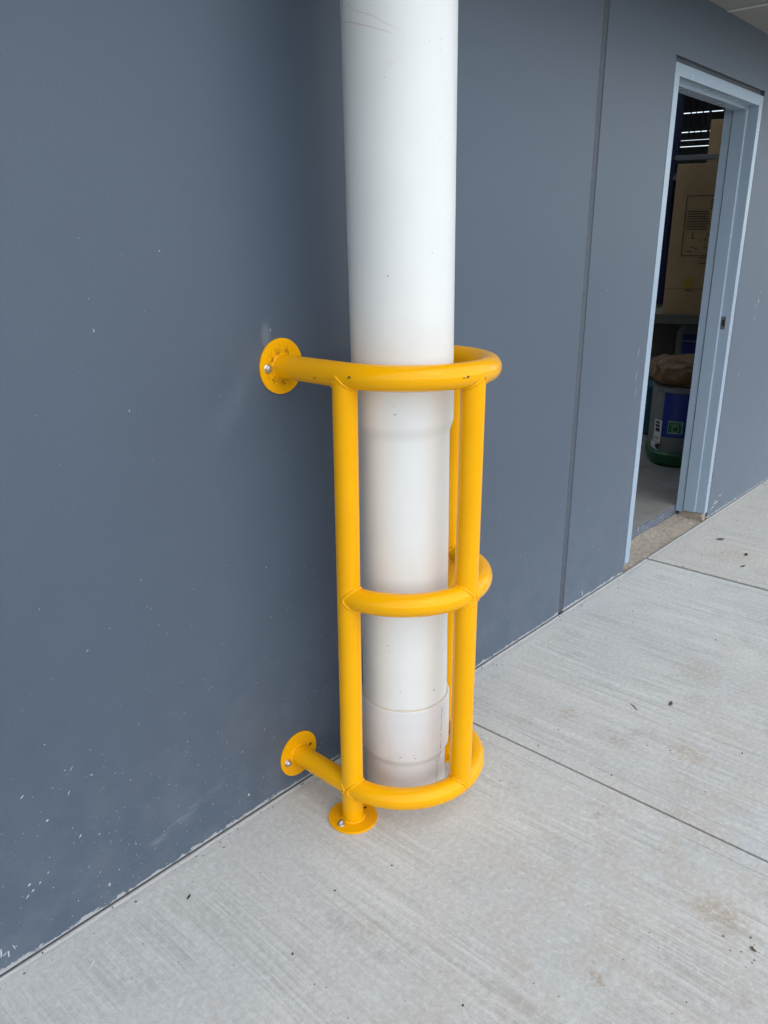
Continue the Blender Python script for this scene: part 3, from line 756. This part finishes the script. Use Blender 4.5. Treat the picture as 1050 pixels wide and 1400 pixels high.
def carton(name, loc, ang, w, d, h, label, marks=True):
    c = empty(name, (0, 0, 0)); c.matrix_world = facing(loc, ang); tag(c, label, 'cardboard box', 'cartons inside the doorway')
    bm = box_bm(0, w, 0, d, 0, h, 0.006, 2)
    bmesh.ops.subdivide_edges(bm, edges=[e for e in bm.edges if e.calc_length() > .2], cuts=5, use_grid_fill=True)
    for v in bm.verts: v.co += Vector(mnoise.noise_vector(v.co * 3.1 + Vector((w * 9, 0, 0)))) * 0.006
    from_bm('carton_body', bm, M_CARD, c, True, 40)
    if marks:
        y = -0.0095
        def bar(x0, x1, z0, z1, m=M_CINK, nm='print_line'): mesh(nm, [(x0, y, z0), (x1, y, z0), (x1, y, z1), (x0, y, z1)], [(0, 1, 2, 3)], m, c)
        X0, X1, A, B = .09, w - .06, .44, .87
        bar(X0, X1, A, A + .006); bar(X0, X1, B, B + .006); bar(X0, X0 + .006, A, B); bar(X1 - .006, X1, A, B)
        for k in range(8): bar(X0 + .02, X0 + .02 + rnd.uniform(.14, .17), .76 - k * .018, .766 - k * .018)
        for k in range(26):
            xx = rnd.uniform(X0 + .04, X1 - .08); zz = rnd.uniform(A + .03, A + .17)
            if rnd.random() < .5: bar(xx, xx + rnd.uniform(.01, .04), zz, zz + .007)
            else: bar(xx, xx + .007, zz, zz + rnd.uniform(.02, .05))
        for k in range(6): bar(X0 + .17, X0 + .3 + rnd.uniform(0, .05), .84 - k * .012, .8446 - k * .012)
        bar(X0 + .13, X1, .385, .391); bar(X0 + .13, X1, .425, .431)
        mesh('sticker', [(.14, y, .205), (.20, y, .205), (.20, y, .275), (.14, y, .275)], [(0, 1, 2, 3)], M_YSTK, c)
        bar(.15, .21, .18, .186); bar(0.0, w, .195, .198)
    return c
# rack in the middle distance
def rack():
    r = empty('storage_rack', (0, 0, 0)); ang = va - math.pi / 2
    r.matrix_world = facing(Vector((4.70, 1.32, FZ)), ang)
    tag(r, 'dark blue storage rack holding the tall cardboard box inside the doorway', 'storage rack')
    for (x, y) in [(-.09, .06), (-.09, .75), (1.6, .06), (1.6, .75)]:
        box('upright', x - .035, x + .035, y - .03, y + .03, 0, 1.2 if y > .5 else .93, M_BLUE, r, .004)
    for z in (.46, .885):
        for y in (.04, .74): box('beam', -.055, 1.565, y - .02, y + .02, z - .05, z, M_PLY, r, .003)
        for k in range(6): box('shelf_board', -.05, 1.56, .02 + k * .125, .135 + k * .125, z + .001, z + .022, M_PLY, r, .002)
    box('back_panel', -.05, 1.56, .80, .815, .12, .93, M_PLY, r)
    return r
rack()
ZS = FZ + .885 + .022
carton('tall_carton', Vector((4.80, 1.19, ZS)), va - math.pi / 2, .62, .34, 1.10, 'tall printed cardboard box with a yellow sticker inside the doorway')
# far rack with cartons
def far_rack():
    r = empty('storage_rack', (0, 0, 0)); r.matrix_world = facing(Vector((7.05, 2.75, FZ)), va - math.pi / 2)
    tag(r, 'tall dark blue pallet rack in the unlit back of the warehouse', 'storage rack')
    for x in (0.0, 0.49, 1.9):
        box('upright', x - .04, x + .04, 0, .08, 0, 4.4, M_BLUE, r, .005); box('upright', x - .04, x + .04, 1.0, 1.08, 0, 4.4, M_BLUE, r, .005)
    for z in (2.13, 2.32): box('beam', .045, 1.855, .0, .05, z - .05, z, M_BEAM, r, .004); box('beam', .045, 1.855, 1.03, 1.08, z - .05, z, M_BEAM, r, .004)
    for k in range(8): box('shelf_board', .0, 1.9, .06 + k * .12, .17 + k * .12, 2.135, 2.155, M_PLY, r, .002)
    for z in (3.05, 3.25, 3.62): box('tie_bar', .0, 1.9, 1.09, 1.12, z, z + .045, M_BLACK, r)
    for x in (.10, .16, .22, .30, .37, .60, .66, .73, .80, .95, 1.02, 1.2, 1.34): box('mesh_bar', x, x + rnd.uniform(.008, .03), 1.121, 1.14, 2.6, 4.4, M_BLACK, r)
far_rack()
carton('carton', Vector((7.47, 2.02, FZ + 2.158)), va - math.pi / 2, .75, .6, .50, 'dark cardboard box high on the rack behind the printed box', False)

def super_ring(a, b, z, n=48, e=3.6, cx=0, cy=0):
    P = []
    for k in range(n):
        t = 2 * math.pi * k / n; c, s = math.cos(t), math.sin(t)
        P.append((cx + a * math.copysign(abs(c) ** (2 / e), c), cy + b * math.copysign(abs(s) ** (2 / e), s), z))
    return P
def loft(name, rings, mat, parent, caps=True):
    n = len(rings[0]); vs = [p for r in rings for p in r]; fs = []
    for i in range(len(rings) - 1):
        for k in range(n): fs.append((i * n + k, i * n + (k + 1) % n, (i + 1) * n + (k + 1) % n, (i + 1) * n + k))
    if caps: fs.append(tuple(range(n - 1, -1, -1))); fs.append(tuple((len(rings) - 1) * n + k for k in range(n)))
    o = mesh(name, vs, fs, mat, parent, True); o.data.set_sharp_from_angle(angle=R(40)); return o
def patch(name, a, b, z0, z1, t0, t1, mat, parent, e=3.6, n=10, grow=1.006):
    vs, fs = [], []
    for i in range(n + 1):
        t = t0 + (t1 - t0) * i / n; c, s = math.cos(t), math.sin(t)
        x, y = a * grow * math.copysign(abs(c) ** (2 / e), c), b * grow * math.copysign(abs(s) ** (2 / e), s)
        vs += [(x, y, z0), (x, y, z1)]
        if i: fs.append((2 * i - 2, 2 * i, 2 * i + 1, 2 * i - 1))
    return mesh(name, vs, fs, mat, parent, True)
def tub():
    t = empty('plastic_tub', (0, 0, 0)); t.matrix_world = facing(Vector((3.90, .545, FZ)), R(-56))
    tag(t, 'white square tub with blue panel and green base on the floor inside the doorway', 'tub')
    a = .235
    loft('base', [super_ring(a * .86, a * .86, 0), super_ring(a * 1.0, a * 1.0, .012), super_ring(a * 1.06, a * 1.06, .05), super_ring(a * 1.06, a * 1.06, .085), super_ring(a * 1.0, a * 1.0, .1)], M_TUBG, t)
    loft('body', [super_ring(a * .985, a * .985, .1005), super_ring(a, a, .12), super_ring(a, a, .48), super_ring(a * .97, a * .97, .505)], M_TUBW, t)
    loft('lid', [super_ring(a * 1.03, a * 1.03, .5055), super_ring(a * 1.03, a * 1.03, .53), super_ring(a * .98, a * .98, .535)], M_TUBW, t)
    # panel faces: local -y is the face towards the viewer's right, -x the narrow one seen on the left
    patch('blue_panel', a, a, .205, .50, R(219), R(325), M_TUBB, t)
    lo = .232
    patch('sticker', a, a, lo, lo + .085, R(236), R(262), M_STK, t, grow=1.012)
    patch('sticker_print', a, a, lo + .008, lo + .077, R(238), R(260), M_TUBG, t, grow=1.016)
    pts = [(-.128 + .022 * math.cos(k * .5236), -a * 1.024, lo + .034 + .022 * math.sin(k * .5236)) for k in range(12)]
    tube('sticker_emblem', pts, .0035, M_STK, t, 6, False, True)
    for k in range(3): box('sticker_line', -.165 + k * .004, -.09, -a * 1.0195, -a * 1.0165, lo + .056 + k * .007, lo + .059 + k * .007, M_STK, t)
    patch('white_label', a, a, .16, .31, R(192), R(220), M_LBL, t, grow=1.012)
    patch('label_edge', a, a, .13, .31, R(220.2), R(222), M_BLACK, t, grow=1.013)
    patch('white_label', a, a, .108, .155, R(184), R(218), M_LBL, t, grow=1.014)
    for (z0, z1, t0, t1) in [(.285, .30, 206, 211), (.285, .30, 213, 219), (.262, .278, 206, 209), (.262, .278, 211, 220), (.232, .255, 207, 212), (.232, .255, 214, 221), (.19, .194, 205, 222), (.18, .184, 205, 220), (.118, .145, 212, 216), (.112, .15, 218, 224)]:
        patch('label_print', a, a, z0, z1, R(t0 - 8), R(t1 - 6), M_BLACK, t, grow=1.018, n=4)
tub()
def sack(name, loc, sx, sy, sz, mat, label, cat):
    bm = bmesh.new(); bmesh.ops.create_icosphere(bm, subdivisions=5, radius=1)
    for v in bm.verts:
        c = v.co; q = Vector([math.copysign(abs(k) ** .55, k) for k in c])
        q = Vector((q.x * sx, q.y * sy, q.z * sz))
        q += c * (0.10 * sx * mnoise.noise(c * 3.2) + 0.05 * sx * mnoise.ridged_multi_fractal(c * 4.0, 1, 2, 3, 1, 2))
        v.co = q
    zm = min(v.co.z for v in bm.verts)
    for v in bm.verts: v.co.z = max(v.co.z - zm - .02, 0)
    o = from_bm(name, bm, mat, None, True); o.location = loc; o.rotation_euler.z = R(-60)
    tag(o, label, cat); return o
sack('brown_sack', (3.92, .56, FZ + .536), .26, .24, .075, M_SACK, 'crumpled brown plastic sack lying on top of the green-based tub', 'sack')
def jug():
    t = empty('jerrycan', (0, 0, 0)); t.matrix_world = facing(Vector((5.13, 1.0, FZ + .483)), va - math.pi / 2)
    tag(t, 'blue and white jerrycan on the rack under the cardboard box', 'jerrycan')
    a, b = .17, .13
    loft('body', [super_ring(a * .95, b * .95, 0), super_ring(a, b, .015), super_ring(a, b, .26), super_ring(a * .8, b * .85, .335), super_ring(a * .3, b * .4, .36)], M_TUBW, t)
    tube('cap', [(0, 0, .355), (0, 0, .39)], .03, M_TUBB, t, 20)
    patch('blue_label', a, b, .03, .20, R(238), R(330), M_TUBB, t); patch('blue_label', a, b, .215, .262, R(238), R(330), M_TUBB, t)
jug()
def crate():
    t = empty('teal_bin', (0, 0, 0)); t.matrix_world = facing(Vector((4.62, 1.02, FZ)), va - math.pi / 2 + .2)
    tag(t, 'dark teal plastic bin standing behind the white tub', 'bin')
    loft('body', [super_ring(.15, .13, 0), super_ring(.17, .15, .01), super_ring(.19, .17, .37)], M_TEAL, t)
    loft('rim', [super_ring(.192, .172, .3705), super_ring(.2, .18, .375), super_ring(.2, .18, .395), super_ring(.19, .17, .398)], M_TEAL, t)
crate()

# ------------------------------------------------------------------ litter on the paving
def flake(name, x, y, L, W, rot, mat, label, cat, curl=.3, group=None):
    n = 8; vs, fs = [], []
    for i in range(n + 1):
        t = i / n; w = W * math.sin(math.pi * (0.06 + .88 * t)) * rnd.uniform(.75, 1.15)
        z = .0012 + curl * L * (t - .5) ** 2
        vs += [(L * (t - .5), -w, z + .3 * w), (L * (t - .5), 0, z), (L * (t - .5), w, z + .35 * w)]
        if i:
            b = 3 * i; fs += [(b - 3, b, b + 1, b - 2), (b - 2, b + 1, b + 2, b - 1)]
    o = mesh(name, vs, fs, mat, None, True)
    m = o.modifiers.new('thick', 'SOLIDIFY'); m.thickness = .0006; m.offset = 1
    o.location = (x, y, 0.0003); o.rotation_euler.z = rot
    tag(o, label, cat, group); return o
flake('rubber_chip', -0.671, -0.12, .017, .0028, .5, M_BLACK, 'black curved chip on the paving left of the guard foot', 'chip')
flake('white_flake', -0.923, -0.121, .026, .0022, .45, M_WCHIP, 'thin white flake on the paving at the lower left corner', 'flake')
flake('dry_leaf', 0.918, -0.638, .028, .006, .3, M_LEAF, 'small brown leaf scrap beside the thin twig', 'leaf scrap', .4)
flake('dry_leaf', 2.633, -0.184, .045, .010, -.8, M_LEAF, 'brown leaf scrap nearest the right side of the door frame', 'leaf scrap', .4)
flake('dry_leaf', 2.497, -0.361, .030, .009, .2, M_TWIG, 'dark leaf scrap farthest out on the dusty slab by the doorway', 'leaf scrap', .5)
flake('dry_leaf', 2.33, -0.40, .035, .005, -.4, M_LEAF, 'thin brown leaf scrap on the dusty slab near its joint', 'leaf scrap', .4)
flake('dry_leaf', 0.08, -1.18, .017, .0035, 1.2, M_LEAF, 'brown leaf scrap beside the brown stain at lower right', 'leaf scrap', .4)
tw = tube('twig', [(0.829, -0.535, .0016), (0.822, -0.548, .0022), (0.815, -0.558, .0016), (0.806, -0.570, .0018)], [.0008, .0013, .0012, .0007], M_TWIG, None, 7)
tag(tw, 'thin dark twig lying on the paving right of the guard', 'twig')
def grit():
    vs, fs = [], []
    ico = bmesh.new(); bmesh.ops.create_icosphere(ico, subdivisions=1, radius=1)
    iv = [v.co.copy() for v in ico.verts]; ifc = [[v.index for v in f.verts] for f in ico.faces]; ico.free()
    spots = []
    for k in range(120): spots.append((rnd.uniform(-0.9, 3.2), -abs(rnd.gauss(0.55, .45)) - .02))
    for k in range(60): spots.append((rnd.uniform(-1.1, 1.8), -abs(rnd.gauss(0, .02)) - .009))
    for k in range(10): spots.append((rnd.gauss(.08, .04), rnd.gauss(-1.17, .05)))
    for k in range(18): spots.append((rnd.gauss(2.45, .25), rnd.gauss(-.28, .12)))
    for (x, y) in spots:
        s = rnd.choice([.0010, .0013, .0017, .0024]); b0 = len(vs)
        rot = Matrix.Rotation(rnd.uniform(0, 6), 3, 'Z') @ Matrix.Diagonal((rnd.uniform(.8, 2.0), 1, rnd.uniform(.4, .8)))
        for c in iv: vs.append(rot @ (c * s * rnd.uniform(.75, 1.25)) + Vector((x, min(y, -.01), s * .35)))
        for f in ifc: fs.append([b0 + q for q in f])
    tag(mesh('grit', vs, fs, M_TWIG), 'dark grit specks scattered over the concrete paving', 'grit', kind='stuff')
grit()
